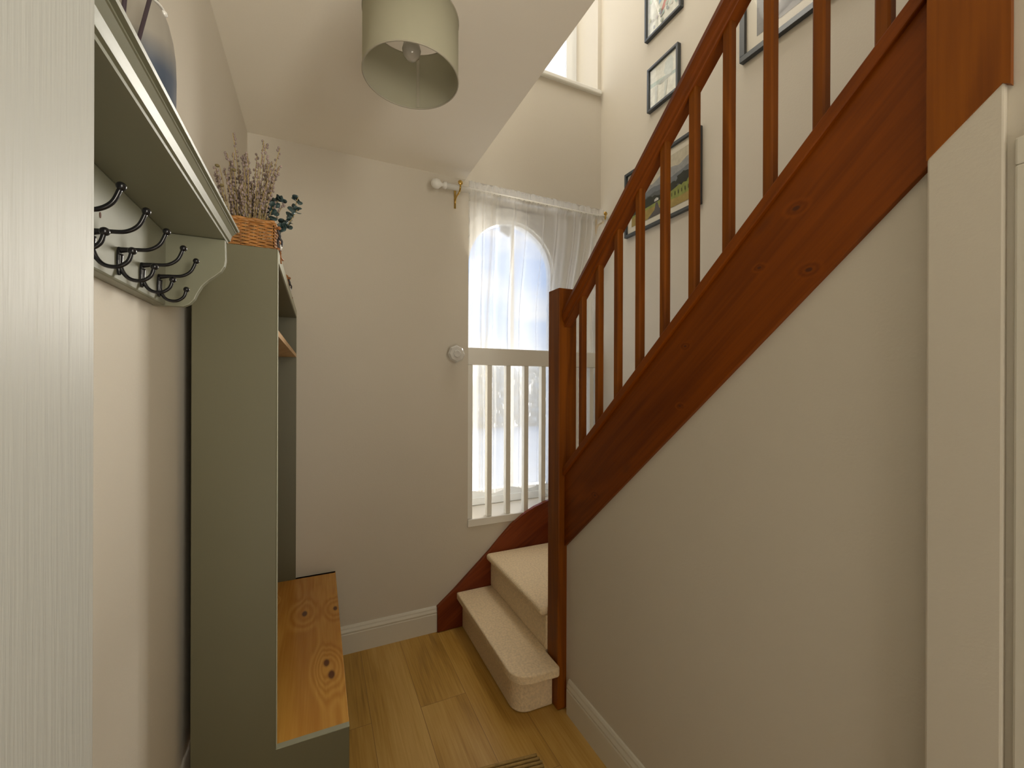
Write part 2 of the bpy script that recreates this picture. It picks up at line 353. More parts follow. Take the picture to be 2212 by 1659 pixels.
# back wall with the two window openings
JX = .738                                # left jamb of the opening
OB, UT = .559, 3.14
b = MB()
b.box((XL - .1, YB, 0), (JX, YO, ZT))
b.box((JX, YB, 0), (XW, YO, OB))
b.box((JX, YB, H), (XW, YO, UT - .03))
b.box((JX, YB, 4.3), (XW, YO, ZT))
b.box((JX, YB, UT - .03), (.86, YO, 4.3)); b.box((1.588, YB, UT - .03), (XW, YO, 4.3))
struct('wall_back', b, WALL)
struct('wall_right', MB().box((XW, YR, 0), (XW + .12, YO, ZT)), WALL)
struct('wall_rear', MB().box((XL - .8, YR - .1, 0), (XW + .1, YR, ZT)), WALL)
CE = .718                                # edge of the hall ceiling at the stairwell
struct('ceiling', MB().box((XL - .72, YR, H), (CE, YB, H + .25)), WALLC)
struct('ceiling', MB().box((XL - .8, YR, ZT), (XW + .1, YO, ZT + .1)), WALLC)
# under-stair wall following the string, near pier, and the wall beyond
def zb(y): return .646 + (1.431 - y) * .915       # underside of the string
b = MB().prism([(1.43, 0), (.30, 0), (.30, zb(.30) + .05), (1.43, zb(1.43) + .05)], 'X', XS, XS + .03)
struct('wall_understairs', b, WALL)
b = MB().prism([(.322, 0), (.240, 0), (.240, 1.745), (.322, 1.680)], 'X', .866, .93)
struct('wall_pier', b, WALL, bevel=.003)
struct('wall_side', MB().box((.875, YR, 0), (.93, .2399, ZT)), WALL)
struct('trim_1', MB().box((.866, -.6, 1.602), (.8745, .231, 1.640)).box((.866, .170, 0), (.8745, .231, 1.602)), TRIM, bevel=.003)
# skirting boards, moulded section
def skirting(name, p0, p1, nrm, h=.131):
    prof = [(0, 0), (.015, 0), (.015, h * .70), (.0125, h * .735), (.0145, h * .77), (.0145, h * .80), (.010, h * .88), (.009, h * .93), (.005, h * .985), (0, h)]
    p0 = Vector(p0); p1 = Vector(p1); n = Vector(nrm); b = MB(); k = len(prof)
    vs = [(p0 + n * a + Vector((0, 0, z))) for a, z in prof] + [(p1 + n * a + Vector((0, 0, z))) for a, z in prof]
    fs = [(i, (i + 1) % k, k + (i + 1) % k, k + i) for i in range(k)] + [tuple(range(k)), tuple(range(k, 2 * k))[::-1]]
    b.add(vs, fs); return struct(name, b, TRIM)
skirting('baseboard_back', (.078, YB, 0), (.566, YB, 0), (0, -1, 0))
skirting('baseboard_right', (XS, 1.400, 0), (XS, .322, 0), (-1, 0, 0), .134)

# ------------------------------------------------------------------ arched window in the recess
XC, ZC, RG, ZBOT = 1.103, 2.020, .284, .645
RH = .300
b = MB()
b.box((JX, YW, OB), (XC - RH, YO, H)); b.box((XC + RH, YW, OB), (XW, YO, H)); 
n = 40
xs = [XC + RH * math.cos(PI - PI * i / n) for i in range(n + 1)]
for i in range(n):
    xa, xb = xs[i], xs[i + 1]
    za = ZC + math.sqrt(max(0, RH ** 2 - (xa - XC) ** 2)); zc2 = ZC + math.sqrt(max(0, RH ** 2 - (xb - XC) ** 2))
    vs = [(xa, YW, za), (xb, YW, zc2), (xb, YW, H), (xa, YW, H), (xa, YO, za), (xb, YO, zc2), (xb, YO, H), (xa, YO, H)]
    b.add(vs, [(0, 1, 2, 3), (4, 7, 6, 5), (0, 4, 5, 1)])
struct('wall_window', b, RECESS_LIT)
def ustrip(mb, ra, rb, ya, yb, zlow):
    """inverted-U band between radii ra and rb, kept inside the recess on the left"""
    path = [(PI, zlow)] + [(PI - PI * i / 36, None) for i in range(37)] + [(0, zlow)]
    sec = [(ra, ya), (rb, ya), (rb, yb), (ra, yb)]; vs = []
    for a, zl in path:
        for rd, y in sec:
            x = XC + rd * math.cos(a); z = (ZC + rd * math.sin(a)) if zl is None else zl
            vs.append((max(JX + .002, x), y, min(H - .002, z)))
    m = len(path); fs = [(i * 4 + k, i * 4 + (k + 1) % 4, (i + 1) * 4 + (k + 1) % 4, (i + 1) * 4 + k) for i in range(m - 1) for k in range(4)]
    fs += [(0, 1, 2, 3), tuple((m - 1) * 4 + k for k in range(4))]
    mb.add(vs, fs)
win = MB(); ustrip(win, RG, RH, YW - .004, YO - .01, OB)
win.box((XC - RG, YW + .004, OB + .003), (XC + RG, YO - .01, ZBOT)); win.box((XC - RG, YW - .010, OB + .003), (XC + RG, YW + .004, OB + .045))
wobj = struct('window_1', win, PVC)
mb = MB(); ustrip(mb, RH, .330, YW - .022, YW, OB); ustrip(mb, .330, .352, YW - .013, YW, OB); ustrip(mb, .352, .376, YW - .020, YW, OB)
mb.build('arch_moulding', WHITE, wobj)
MB().box((1.108, YW + .012, ZBOT), (1.130, YW + .034, ZC + RG - .002)).build('glazing_bar', PVC, wobj)
mb = MB(); pts = [(XC - RG, ZBOT), (XC + RG, ZBOT)] + [(XC + RG * math.cos(PI * i / 32), ZC + RG * math.sin(PI * i / 32)) for i in range(33)]
mb.add([(x_, YW + .022, z_) for x_, z_ in pts], [tuple(range(len(pts)))]); mb.build('pane', GLASS, wobj)
mb = MB(); mb.prism([(1.045, 2.305), (1.045, 2.268), (1.075, 2.256), (1.105, 2.240), (1.120, 2.256), (1.120, 2.300)], 'Y', YW + .036, YW + .052)
mb.build('vent_cap', mat('grey_vent', (.45, .47, .5), .5), wobj)
struct('trim_2', MB().box((JX, YB - .006, .519), (XW, YB, OB)), WHITE, bevel=.002)
# upper window: sill, frame, pane
b = MB().box((.86, YB + .24, UT), (.90, YO, 4.3)).box((1.545, YB + .24, UT), (1.588, YO, 4.3)).box((.90, YB + .24, UT), (1.545, YO, UT + .05)).box((.90, YB + .24, 4.25), (1.545, YO, 4.3)).box((1.19, YB + .25, UT + .05), (1.235, YO - .005, 4.25)).box((1.500, YB + .225, UT + .03), (1.545, YB + .24, 4.28))
w2 = struct('window_2', b, PVC)
MB().add([(.90, YB + .27, UT + .05), (1.545, YB + .27, UT + .05), (1.545, YB + .27, 4.25), (.90, YB + .27, 4.25)], [(0, 1, 2, 3)]).build('pane', GLASS, w2)
MB().box((.80, YB - .022, UT - .03), (1.606, YO - .07, UT)).build('window_sill', WHITE, w2, bevel=.008, seg=3)

# ------------------------------------------------------------------ white guard across the arched window
g = thing('window_guard', 'white wooden guard rail with upright bars across the lower half of the arched window', 'railing', (JX, YB, OB))
MB().box((JX + .001, YB + .004, 1.402), (XW - .002, YB + .044, 1.497)).build('top_rail', WHITE, g, bevel=.003)
for k in range(8):
    xa = JX + .001 + .1145 * k
    MB().box((xa, YB + .006, OB + .001), (xa + .028, YB + .040, 1.402)).build('bar', WHITE, g, bevel=.002)

# ------------------------------------------------------------------ staircase
st = thing('staircase', 'orange-brown pine staircase with carpeted winder steps rising to the right', 'staircase', (.9, 1.45, 0))
MB().box((.865, 1.425, .002), (.948, 1.508, 1.682)).build('newel_post', PINE, st, bevel=.003)
def zst(y, off): return .929 + (1.429 - y) * .905 + off
# string board, base rail, hand rail as sloping prisms in the Y-Z plane
MB().prism([(1.425, .651), (.325, zb(.325)), (.325, zst(.325, .02)), (1.425, zst(1.425, .02))], 'X', .893, .925).build('string_board', PINES, st, bevel=.002)
MB().prism([(1.425, zst(1.425, .0)), (.322, zst(.322, .0)), (.322, zst(.322, .033)), (1.425, zst(1.425, .033))], 'X', .882, .932).build('base_rail', PINES, st, bevel=.003)
# handrail, shaped section swept along the slope
def hz(y): return 1.645 + (1.291 - y) * .886
sec = [(-.019, .0), (.019, .0), (.019, .016), (.026, .022), (.026, .028), (.031, .044), (.028, .064), (.016, .083), (-.016, .083), (-.028, .064), (-.031, .044), (-.026, .028), (-.026, .022), (-.019, .016)]
vs = [(.9065 + a, 1.425, hz(1.425) + z) for a, z in sec] + [(.9065 + a, .322, hz(.322) + z) for a, z in sec]
k = len(sec)
MB().add(vs, [(i, (i + 1) % k, k + (i + 1) % k, k + i) for i in range(k)] + [tuple(range(k)), tuple(range(k, 2 * k))[::-1]]).build('handrail', PINES, st, bevel=.003)
for i in range(10):
    yc = 1.3202 - .10296 * i; s_ = .01175
    zl, zh = [zst(yc - s_, .033), zst(yc + s_, .033)], [hz(yc - s_), hz(yc + s_)]
    m = MB(); c = .0035
    poly = [(-s_, -s_ + c), (-s_ + c, -s_), (s_ - c, -s_), (s_, -s_ + c), (s_, s_ - c), (s_ - c, s_), (-s_ + c, s_), (-s_, s_ - c)]
    lo = [(.9065 + px, yc + py, zst(yc + py, .030)) for px, py in poly]; hi = [(.9065 + px, yc + py, hz(yc + py) + .003) for px, py in poly]
    m.add(lo + hi, [(q, (q + 1) % 8, 8 + (q + 1) % 8, 8 + q) for q in range(8)] + [tuple(range(8))[::-1], tuple(range(8, 16))])
    m.build('baluster', PINE, st)
# near newel
m = MB().prism([(.322, 1.652), (.242, 1.722), (.234, 1.716), (.234, 3.2), (.322, 3.2)], 'X', .864, .874); m.box((.874, .2390, 1.76), (.948, .322, 3.2)); m.build('newel_post', PINE, st)
# curved wall string along the back wall
top = [(.566, .131), (.66, .205), (.76, .292), (.862, .381), (.925, .443), (.99, .503), (1.06, .551), (1.14, .588), (1.22, .612), (1.35, .63), (XW - .002, .64)]
m = MB().prism([(.566, .002)] + top + [(XW - .002, .002)], 'Y', YB - .026, YB - .001); m.build('wall_string', PINEX, st, bevel=.002)
# carpeted steps
def step_mesh(poly, z0, z1, nose, over=.0):
    """poly: plan outline counter-clockwise; nose: outline of the tread with its overhang"""
    return MB().prism(poly, 'Z', z0, z1 - .036), MB().prism(nose, 'Z', z1 - .036, z1)
def arc(cx, cy, rd, a0, a1, n=10): return [(cx + rd * math.cos(a0 + (a1 - a0) * i / n), cy + rd * math.sin(a0 + (a1 - a0) * i / n)) for i in range(n + 1)]
ys = YB - .027
P1 = [(.94, ys), (.700, ys)] + arc(.765, 1.530, .065, PI, 1.5 * PI, 8) + [(.864, 1.462), (.864, 1.52), (.94, 1.52)]
N1 = [(.90, ys), (.668, ys)] + arc(.745, 1.478, .077, PI, 1.5 * PI, 10) + [(.852, 1.395), (.862, 1.405), (.862, 1.52), (.90, 1.52)]
for P_, N_, z0, z1 in ((P1, N1, .002, .192), ([(1.239, ys), (.862, ys), (.862, 1.512), (1.239, 1.512)], [(1.239, ys), (.834, ys), (.834, 1.512), (1.239, 1.512)], .192, .372)):
    a_, b_ = step_mesh(P_, z0, z1, N_)
    o = a_.build('carpeted_step', CARPET, st, bevel=.006, seg=2)
    o2 = b_.build('tread', CARPET, o, bevel=.016, seg=4)
MB().box((1.24, 1.512, .372), (XW - .003, ys, .557)).build('carpeted_step', CARPET, st, bevel=.012, seg=3)
MB().box((.950, 1.28, .40), (XW - .003, 1.512, .742)).build('carpeted_step', CARPET, st, bevel=.012, seg=3)
for i in range(6):
    y1 = 1.28 - .2044 * i; z1 = .742 + .185 * (i + 1)
    MB().box((.927, max(y1 - .2044, .265), z1 - .37), (XW - .003, y1 + .02, z1)).build('carpeted_step', CARPET, st, bevel=.012, seg=3)

# ------------------------------------------------------------------ hall bench and shelf unit
XB, XF, XBF, Y1, Y2 = -.262, -.092, .076, 1.165, YB - .002
cb = thing('hall_storage_bench', 'tall sage green hall unit with a knotty pine bench seat and open shelf', 'cabinet', (XB, Y1, 0))
L = [(XB, .002), (XBF, .002), (XBF, .404), (XF, .404), (XF, 1.626), (XB, 1.626)]
MB().prism(L, 'Y', Y1, Y1 + .017).build('side_panel', SAGE, cb, bevel=.0012, seg=1)
MB().prism(L, 'Y', Y2 - .017, Y2).build('side_panel', SAGE, cb, bevel=.0012, seg=1)
MB().box((XB, Y1 + .0172, 1.596), (XF, Y2 - .0172, 1.626)).build('top_panel', SAGE, cb, bevel=.0012, seg=1)
MB().box((XB, Y1 + .0172, .42), (XB + .008, Y2 - .0172, 1.595)).build('back_panel', SAGE, cb)
EDGE = mat('lit_sage_edge', (.40, .41, .31), .4)  # lighter sage paints in the light that catches the unit's edges
m = MB().box((XF + .0002, Y1 + .0172, 1.597), (XF + .002, Y2 - .0172, 1.6255)).build('lit_edge_strip', EDGE, cb); m['label'] = 'lit edge of the top panel, painted pale'
m = MB().box((XF, Y1, .4042), (XBF, Y1 + .0165, .4055)).build('lit_edge_strip', EDGE, cb); m['label'] = 'lit top edge of the bench side, painted pale'
m = MB().box((XF + .0002, Y1 + .002, .406), (XF + .0016, Y1 + .0165, 1.6255)).build('lit_edge_strip', EDGE, cb); m['label'] = 'lit front edge of the tall side, painted pale'
sh = MB().box((XB + .009, Y1 + .0172, 1.417), (XF, Y2 - .0172, 1.432)).build('shelf', SHELFW, cb); sh['label'] = 'pale pine shelf board'
se = MB().box((XB + .009, Y1 + .0175, .382), (XBF, Y2 - .0005, .404)).build('seat', BENCH, cb, bevel=.001, seg=1); se['label'] = 'knotty golden pine seat'
MB().box((XBF - .02, Y1 + .0172, .03), (XBF - .003, Y2 - .0172, .381)).build('front_panel', SAGE, cb)

# ------------------------------------------------------------------ coat rack
XBK = -.265
ZS, ZTOP, YE0, YE1 = 1.586, 1.617, .405, 1.012
rk = thing('coat_rack', 'grey-green wall shelf with moulded edge and black double hooks beneath', 'coat rack', (XL, YE0, 1.446))
MB().box((XL + .0005, YE0, 1.447), (XBK, YE1, ZS)).build('backboard', SAGEL, rk, bevel=.003)
MB().box((XL + .0005, YE0 - .01, ZS), (-.176, YE1 + .012, ZS + .022)).build('shelf', SAGEL, rk)
prof = [(-.176, ZS), (-.170, ZS), (-.1695, ZS + .004), (-.166, ZS + .005), (-.1655, ZS + .007), (-.163, ZS + .016), (-.157, ZS + .022), (-.1555, ZS + .0225), (-.1555, ZS + .025), (-.151, ZS + .0255), (-.150, ZS + .029), (-.152, ZS + .0315), (-.176, ZS + .0315)]
MB().prism(prof, 'Y', YE0 - .012, YE1 + .016).build('moulding', SAGEL, rk)
br = [(XL + .001, ZS - .0005), (-.170, ZS - .0005), (-.169, 1.545), (-.171, 1.532), (-.177, 1.521), (-.188, 1.510), (-.199, 1.500), (-.208, 1.489), (-.215, 1.475), (-.220, 1.462), (-.228, 1.452), (-.238, 1.4465), (XL + .001, 1.4465)]
MB().prism(br, 'Y', YE1 - .012, YE1 + .001).build('end_bracket', SAGEL, rk, bevel=.0015)
MB().prism(br, 'Y', YE0, YE0 + .013).build('end_bracket', SAGEL, rk, bevel=.0015)
def smooth_path(p, n=5):
    p = [Vector(q) for q in p]; out = []
    for i in range(len(p) - 1):
        a = p[max(i - 1, 0)]; b_ = p[i]; c_ = p[i + 1]; d = p[min(i + 2, len(p) - 1)]
        for j in range(n):
            t = j / n; out.append(.5 * ((2 * b_) + (-a + c_) * t + (2 * a - 5 * b_ + 4 * c_ - d) * t * t + (-a + 3 * b_ - 3 * c_ + d) * t ** 3))
    out.append(p[-1]); return out
def make_hook(yb):
    h = MB(); x0 = XBK
    pl = [(yb + .0055 * math.cos(2 * PI * i / 16), 1.476 + .021 * math.sin(2 * PI * i / 16)) for i in range(16)]
    h.prism(pl, 'X', x0 + .0003, x0 + .004); ho = h.build('coat_hook', BLACKM, rk, bevel=.001)
    up = smooth_path([(x0 + .003, yb, 1.492), (x0 + .018, yb, 1.4945), (x0 + .036, yb, 1.497), (x0 + .049, yb, 1.507), (x0 + .056, yb, 1.524)])
    m = MB().tube(up, [.0045 - .0017 * min(1, i / 6) for i in range(len(up))], 8); m.ball((x0 + .057, yb, 1.527), .0052); m.build('upper_prong', BLACKM, ho)
    lo = smooth_path([(x0 + .003, yb, 1.486), (x0 + .004, yb, 1.466), (x0 + .013, yb, 1.452), (x0 + .027, yb, 1.450), (x0 + .038, yb, 1.458), (x0 + .042, yb, 1.470)])
    m = MB().tube(lo, [.0042 - .0015 * min(1, i / 8) for i in range(len(lo))], 8); m.ball((x0 + .0425, yb, 1.4725), .0050); m.build('lower_prong', BLACKM, ho)
for yb in (.470, .550, .630, .708, .790, .876, .957): make_hook(yb)
MB().prism([(.737 + .0022 * math.cos(a), 1.523 + .004 * math.sin(a)) for a in [2 * PI * i / 10 for i in range(10)]], 'X', XBK - .0002, XBK + .0006).build('screw_hole', mat('raw_hole', (.12, .05, .03), .8), rk)

# ------------------------------------------------------------------ white door leaf in the near left
dd = MB(); th = .034
ex, ey = -.1305, .357; ang = .075; L_ = .78
d = Vector((-math.sin(ang), -math.cos(ang), 0)); nrm = Vector((-math.cos(ang), math.sin(ang), 0))
A = Vector((ex, ey, 0)); cs = [A, A + d * L_, A + d * L_ + nrm * th, A + nrm * th]
dd.add([(c.x, c.y, .006) for c in cs] + [(c.x, c.y, 2.03) for c in cs], [(0, 1, 2, 3), (7, 6, 5, 4), (0, 4, 5, 1), (1, 5, 6, 2), (2, 6, 7, 3), (3, 7, 4, 0)])
struct('door_1', dd, DOORM, bevel=.002)

# ------------------------------------------------------------------ curtain pole, curtain, hold-back
ZP, YP, RP = 2.312, 2.082, .0145
cp = thing('curtain_pole', 'white wooden curtain pole with ball end on brass brackets above the arched window', 'curtain pole', (.53, YP, ZP))
MB().tube([(.578, YP, ZP), (1.602, YP, ZP)], RP, 20).build('pole', WHITE, cp)
MB().lathe([(.0001, -.026), (.012, -.024), (.021, -.015), (.0255, 0), (.022, .014), (.013, .023), (.009, .028), (.009, .034), (.0165, .036), (.0175, .046), (.0175, .052), (.0001, .052)], (.538, YP, ZP), 24, 'X').build('finial', WHITE, cp)
def pole_bracket(x):
    m = MB(); m.box((x - .005, YB - .004, 2.236), (x + .005, YB - .0003, 2.345))
    m.tube(smooth_path([(x, YB - .003, 2.262), (x, YB - .018, 2.285), (x, YB - .040, 2.291), (x, YP + .006, ZP - .022), (x, YP - .017, ZP - .006), (x, YP - .018, ZP + .012)]), .0045, 8)
    m.lathe([(.0001, -.004), (.011, -.004), (.013, 0), (.011, .004), (.0001, .004)], (x, YP - .018, ZP + .022), 16, 'Y')
    m.build('bracket', BRASS, cp)
pole_bracket(.660); pole_bracket(1.578)
def curtain():
    nx, nz_ = 260, 60; vs = []
    for j in range(nz_ + 1):
        t = j / nz_; z = 2.362 - t * (2.362 - .690)
        for i in range(nx + 1):
            s = i / nx
            if z > ZP + .018: y0 = YP + .002; 
            elif z > ZP - .02: y0 = YP - .0175
            else:
                q = min(1, (ZP - .02 - z) / .62); q = q * q * (3 - 2 * q); y0 = YP - .004 + q * (.152)
            xl = .716 + max(0, (y0 - YP)) * .33 + .002 * math.sin(z * 7); xr = 1.600
            x_ = xl + (xr - xl) * s
            amp = .002 if z > ZP - .02 else .010 + .006 * min(1, (ZP - z) / .8)
            ph = 2 * PI * (s * 5.5 + .45 * math.sin(s * 7.3) + .12 * math.sin(z * 1.7 + s * 4))
            fold = .9 * math.sin(ph) + .35 * math.sin(2.3 * ph + 1.3 + z * .6) + .8 * sum(math.exp(-((s - c_ - .012 * math.sin(z * w_)) / .006) ** 2) for c_, w_ in ((.10, 2.1), (.175, 1.3), (.30, 2.6), (.385, 1.1), (.52, 1.7), (.61, 2.3), (.73, 1.2), (.85, 2.0), (.93, 1.5)))
            if z > ZP - .02: fold = math.sin(s * 190) + .6 * math.sin(s * 311 + 1)
            y_ = y0 + amp * fold
            if z < 1.52: y_ = max(y_, YB + .050 + .006 * (fold + 1.7) / 3.4)
            y_ = min(y_, YW - .028)
            if y_ > YB - .002: x_ = max(x_, JX + .004)
            zz = z + (.0 if j else .004 * math.sin(s * 120) + .004 * math.sin(s * 47))
            if j == nz_: zz += .010 * math.sin(s * 22 + .6) - .012 * abs(math.sin(s * 12))
            vs.append((x_, y_, zz))
    fs = [(j * (nx + 1) + i, j * (nx + 1) + i + 1, (j + 1) * (nx + 1) + i + 1, (j + 1) * (nx + 1) + i) for j in range(nz_) for i in range(nx)]
    o = MB().add(vs, fs, True).build('sheer_curtain', SHEER)
    tag(o, 'sheer white voile curtain gathered on the pole, hanging behind the white guard rail', 'curtain'); return o
curtain()
kb = thing('curtain_holdback', 'white faceted round knob fixed to the wall left of the window', 'knob', (.660, YB, 1.456))
MB().lathe([(.0001, -.0003), (.017, -.0003), (.016, -.006), (.008, -.010), (.008, -.028), (.0001, -.028)], (.660, YB, 1.456), 20, 'Y').build('stem', CERAM, kb)
m = MB(); m.lathe([(.012, -.026), (.042, -.030), (.0465, -.038), (.038, -.050), (.021, -.051), (.0205, -.054), (.018, -.056), (.0001, -.055)], (.660, YB, 1.456), 8, 'Y')
m.sm = [False] * len(m.sm); m.build('knob_head', CERAM, kb)

# ------------------------------------------------------------------ pendant lamp
LX, LY, LZ, LR, LH = .222, 1.122, 2.110, .1235, .158
lm = thing('pendant_lamp', 'pale sage fabric drum pendant lamp hanging from the hall ceiling', 'lamp', (LX, LY, LZ))
pr = [(LR, 0), (LR, LH), (LR - .0012, LH), (LR - .0012, 0), (LR, 0)]
MB().lathe(pr, (LX, LY, LZ), 72).build('lamp_shade', SHADEM, lm)
RIMM = mat('shade_rim', (.38, .35, .27), .6)
def ringz(z, rr=.0018): 
    pts = [(LX + LR * math.cos(2 * PI * i / 64), LY + LR * math.sin(2 * PI * i / 64), z) for i in range(65)]; return pts
MB().tube(ringz(LZ + .001), .0022, 6, False).build('rim', RIMM, lm)
MB().tube(ringz(LZ + LH), .0020, 6, False).build('rim', RIMM, lm)
a0 = math.radians(70)
vs = []
for q in (-1, 1):
    a_ = a0 + q * .036
    vs += [(LX + (LR - .002) * math.cos(a_), LY + (LR - .002) * math.sin(a_), LZ + .003), (LX + (LR - .002) * math.cos(a_), LY + (LR - .002) * math.sin(a_), LZ + LH - .003)]
MB().add(vs, [(0, 2, 3, 1)]).build('seam', RIMM, lm, solid=.0008)
m = MB(); m.lathe([(.012, 0), (.021, 0), (.021, .003), (.012, .003), (.012, 0)], (LX, LY, LZ + LH - .030), 24)
for a_ in (.55, .55 + 2 * PI / 3, .55 + 4 * PI / 3):
    m.tube([(LX + .018 * math.cos(a_), LY + .018 * math.sin(a_), LZ + LH - .029), (LX + .07 * math.cos(a_), LY + .07 * math.sin(a_), LZ + LH - .024), (LX + (LR - .002) * math.cos(a_), LY + (LR - .002) * math.sin(a_), LZ + LH - .002)], .0019, 6)
m.build('spider_frame', RIMM, lm)
m = MB().lathe([(.0001, .0), (.012, 0), (.019, .006), (.019, .05), (.012, .056), (.0001, .058)], (LX, LY, LZ + LH - .055), 20); m.build('lamp_holder', WHITE, lm)
m = MB().lathe([(.0001, 0), (.011, .003), (.021, .013), (.0245, .028), (.021, .043), (.012, .056), (.0001, .060)], (LX, LY, LZ + LH - .110), 24)
m.build('bulb', mat('frosted_bulb', (.62, .60, .55), .15, coat=.6), lm)
MB().tube([(LX, LY, LZ + LH), (LX, LY, H - .02)], .003, 8).build('cord', WHITE, lm)
MB().lathe([(.0001, -.03), (.02, -.028), (.045, -.012), (.047, -.0005), (.0001, -.0005)], (LX, LY, H), 24).build('ceiling_rose', WHITE, lm)

# ------------------------------------------------------------------ pictures on the outer wall
def picture(name, label, y0, y1, z0, z1, fwid, art, group=None, mount=.03):
    """y0 is the far (left-hand) edge, y1 the near edge"""
    x0 = XW - .0006; dpt = .022
    t = thing(name, label, 'picture', (XW, (y0 + y1) / 2, z0), group)
    m = MB(); xa = x0 - dpt
    m.box((xa, y1, z0), (x0, y0, z0 + fwid)); m.box((xa, y1, z1 - fwid), (x0, y0, z1)); m.box((xa, y1, z0 + fwid), (x0, y1 + fwid, z1 - fwid)); m.box((xa, y0 - fwid, z0 + fwid), (x0, y0, z1 - fwid))
    m.build('frame', FRAMEM, t, bevel=.0012)
    MB().box((x0 - .008, y1 + fwid, z0 + fwid), (x0, y0 - fwid, z1 - fwid)).build('mount', MOUNT, t)
    ya, yb_ = y0 - fwid - mount, y1 + fwid + mount; za, zb_ = z0 + fwid + mount, z1 - fwid - mount
    bm_ = None
    for n_, (col, poly) in enumerate(art):
        xx = x0 - .0085 - n_ * .0003
        pp = [(xx, ya + (yb_ - ya) * a_, za + (zb_ - za) * b_) for a_, b_ in poly]
        mm = mat('art_%s_%d' % (name, n_), col, .6, noise=.12, nscale=45)
        o = MB().add(pp, [tuple(range(len(pp)))]).build('print' if n_ == 0 else 'picture_shape', mm, t if n_ == 0 else bm_)
        if n_ == 0: bm_ = o
    MB().add([(x0 - .015, y1 + fwid, z0 + fwid), (x0 - .015, y0 - fwid, z0 + fwid), (x0 - .015, y0 - fwid, z1 - fwid), (x0 - .015, y1 + fwid, z1 - fwid)], [(0, 1, 2, 3)]).build('glazing', PGLASS, t)
    return t
full = [(0, 0), (1, 0), (1, 1), (0, 1)]
def bumpy(base, pts, seed, amp=.02, n=24):
    rn = random.Random(seed); top_ = []
    for i in range(n + 1):
        a_ = i / n; j = a_ * (len(pts) - 1); q = min(int(j), len(pts) - 2); v = pts[q] + (pts[q + 1] - pts[q]) * (j - q)
        top_.append((a_, v + rn.uniform(-amp, amp)))
    return [(0, base), (1, base)] + top_[::-1]
def blob(cx, cy, rx, ry, seed, n=18, j=.25):
    rn = random.Random(seed); return [(cx + rx * math.cos(2 * PI * i / n) * (1 + rn.uniform(-j, j)), cy + ry * math.sin(2 * PI * i / n) * (1 + rn.uniform(-j, j))) for i in range(n)]
land = [((.62, .58, .46), full),
        ((.36, .37, .38), bumpy(0, [.62, .72, .66, .80, .74, .84], 1, .008)),
        ((.20, .22, .24), bumpy(0, [.50, .55, .60, .55, .62, .66], 2, .008)),
        ((.13, .14, .15), bumpy(0, [.40, .44, .48, .45, .46, .50], 3, .012)),
        ((.045, .05, .035), bumpy(0, [.34, .40, .42, .36, .30, .30], 4, .03)),
        ((.30, .34, .09), [(.0, .0), (1, 0), (1, .40), (.85, .38), (.70, .32), (.52, .27), (.35, .25), (.2, .24), (0, .22)]),
        ((.42, .31, .10), [(0, 0), (1, 0), (1, .16), (.8, .14), (.55, .18), (.3, .20), (0, .18)]),
        ((.12, .11, .11), [(.30, 0), (.62, 0), (.50, .12), (.47, .25), (.44, .25), (.42, .12)]),
        ((.035, .04, .03), blob(.86, .46, .10, .11, 5)), ((.04, .045, .03), blob(.72, .40, .07, .07, 6)), ((.04, .045, .035), blob(.33, .37, .07, .07, 8)),
        ((.70, .70, .68), [(.42, .28), (.49, .28), (.49, .32), (.455, .345), (.42, .32)])]
for k in range(6): land.append(((.05, .04, .03), [(.70 + .05 * k, .20), (.708 + .05 * k, .20), (.708 + .05 * k, .27), (.70 + .05 * k, .27)]))
picture('landscape_picture', 'dark framed hill landscape with trees and green field, behind the lower balusters', 1.909, 1.388, 2.136, 2.500, .015, land, mount=.035)
pale = [((.80, .81, .74), full), ((.50, .60, .56), [(0, .55), (.4, .50), (1, .42), (1, .50), (.4, .60), (0, .66)]), ((.62, .68, .66), blob(.70, .72, .16, .26, 21, j=.12)), ((.48, .52, .50), blob(.55, .50, .22, .05, 22)),
        ((.66, .69, .66), [(.18, .05), (.26, .04), (.30, .48), (.20, .50)]), ((.62, .66, .62), [(.52, .02), (.58, .02), (.66, .42), (.56, .44)])]  # shapes include window curtain reflections, painted into the print
picture('small_picture', 'small grey framed pale green print with curtain reflections painted in, above the handrail', 1.730, 1.519, 2.750, 2.980, .012, pale, mount=.0)
mp_art = [((.62, .63, .56), full), ((.25, .42, .55), [(.36, .42), (.60, .50), (.58, .75), (.36, .70)]), ((.50, .20, .17), [(.46, .20), (.60, .34), (.78, .54), (.72, .58), (.54, .42), (.42, .27)]),
          ((.85, .85, .78), [(.18, .62), (.26, .60), (.42, .30), (.46, 0), (.36, 0), (.34, .28)])]
rn = random.Random(4)
for k in range(26):
    mp_art.append(((.34 + .2 * rn.random(), .38 + .18 * rn.random(), .36 + .15 * rn.random()), blob(rn.uniform(.08, .92), rn.uniform(.05, .95), .04, .035, 50 + k, 6, .3)))
picture('map_picture', 'grey framed street map style print with red and blue patches, highest on the wall', 1.750, 1.502, 3.142, 3.46, .012, mp_art, mount=.0)
sk = [((.50, .49, .47), full), ((.36, .35, .35), bumpy(0, [.10, .22, .20, .35, .40], 31, .01)), ((.25, .25, .25), [(0, 0), (.07, 0), (.06, .5), (0, .55)]), ((.20, .20, .20), blob(.25, .40, .07, .10, 33)), ((.24, .25, .22), blob(.62, .52, .10, .10, 34))]
for k in range(9): sk.append(((.27, .26, .26), [(.12 + .03 * k, .03 + .022 * k), (1, .28 + .03 * k), (1, .287 + .03 * k), (.12 + .03 * k, .036 + .022 * k)]))
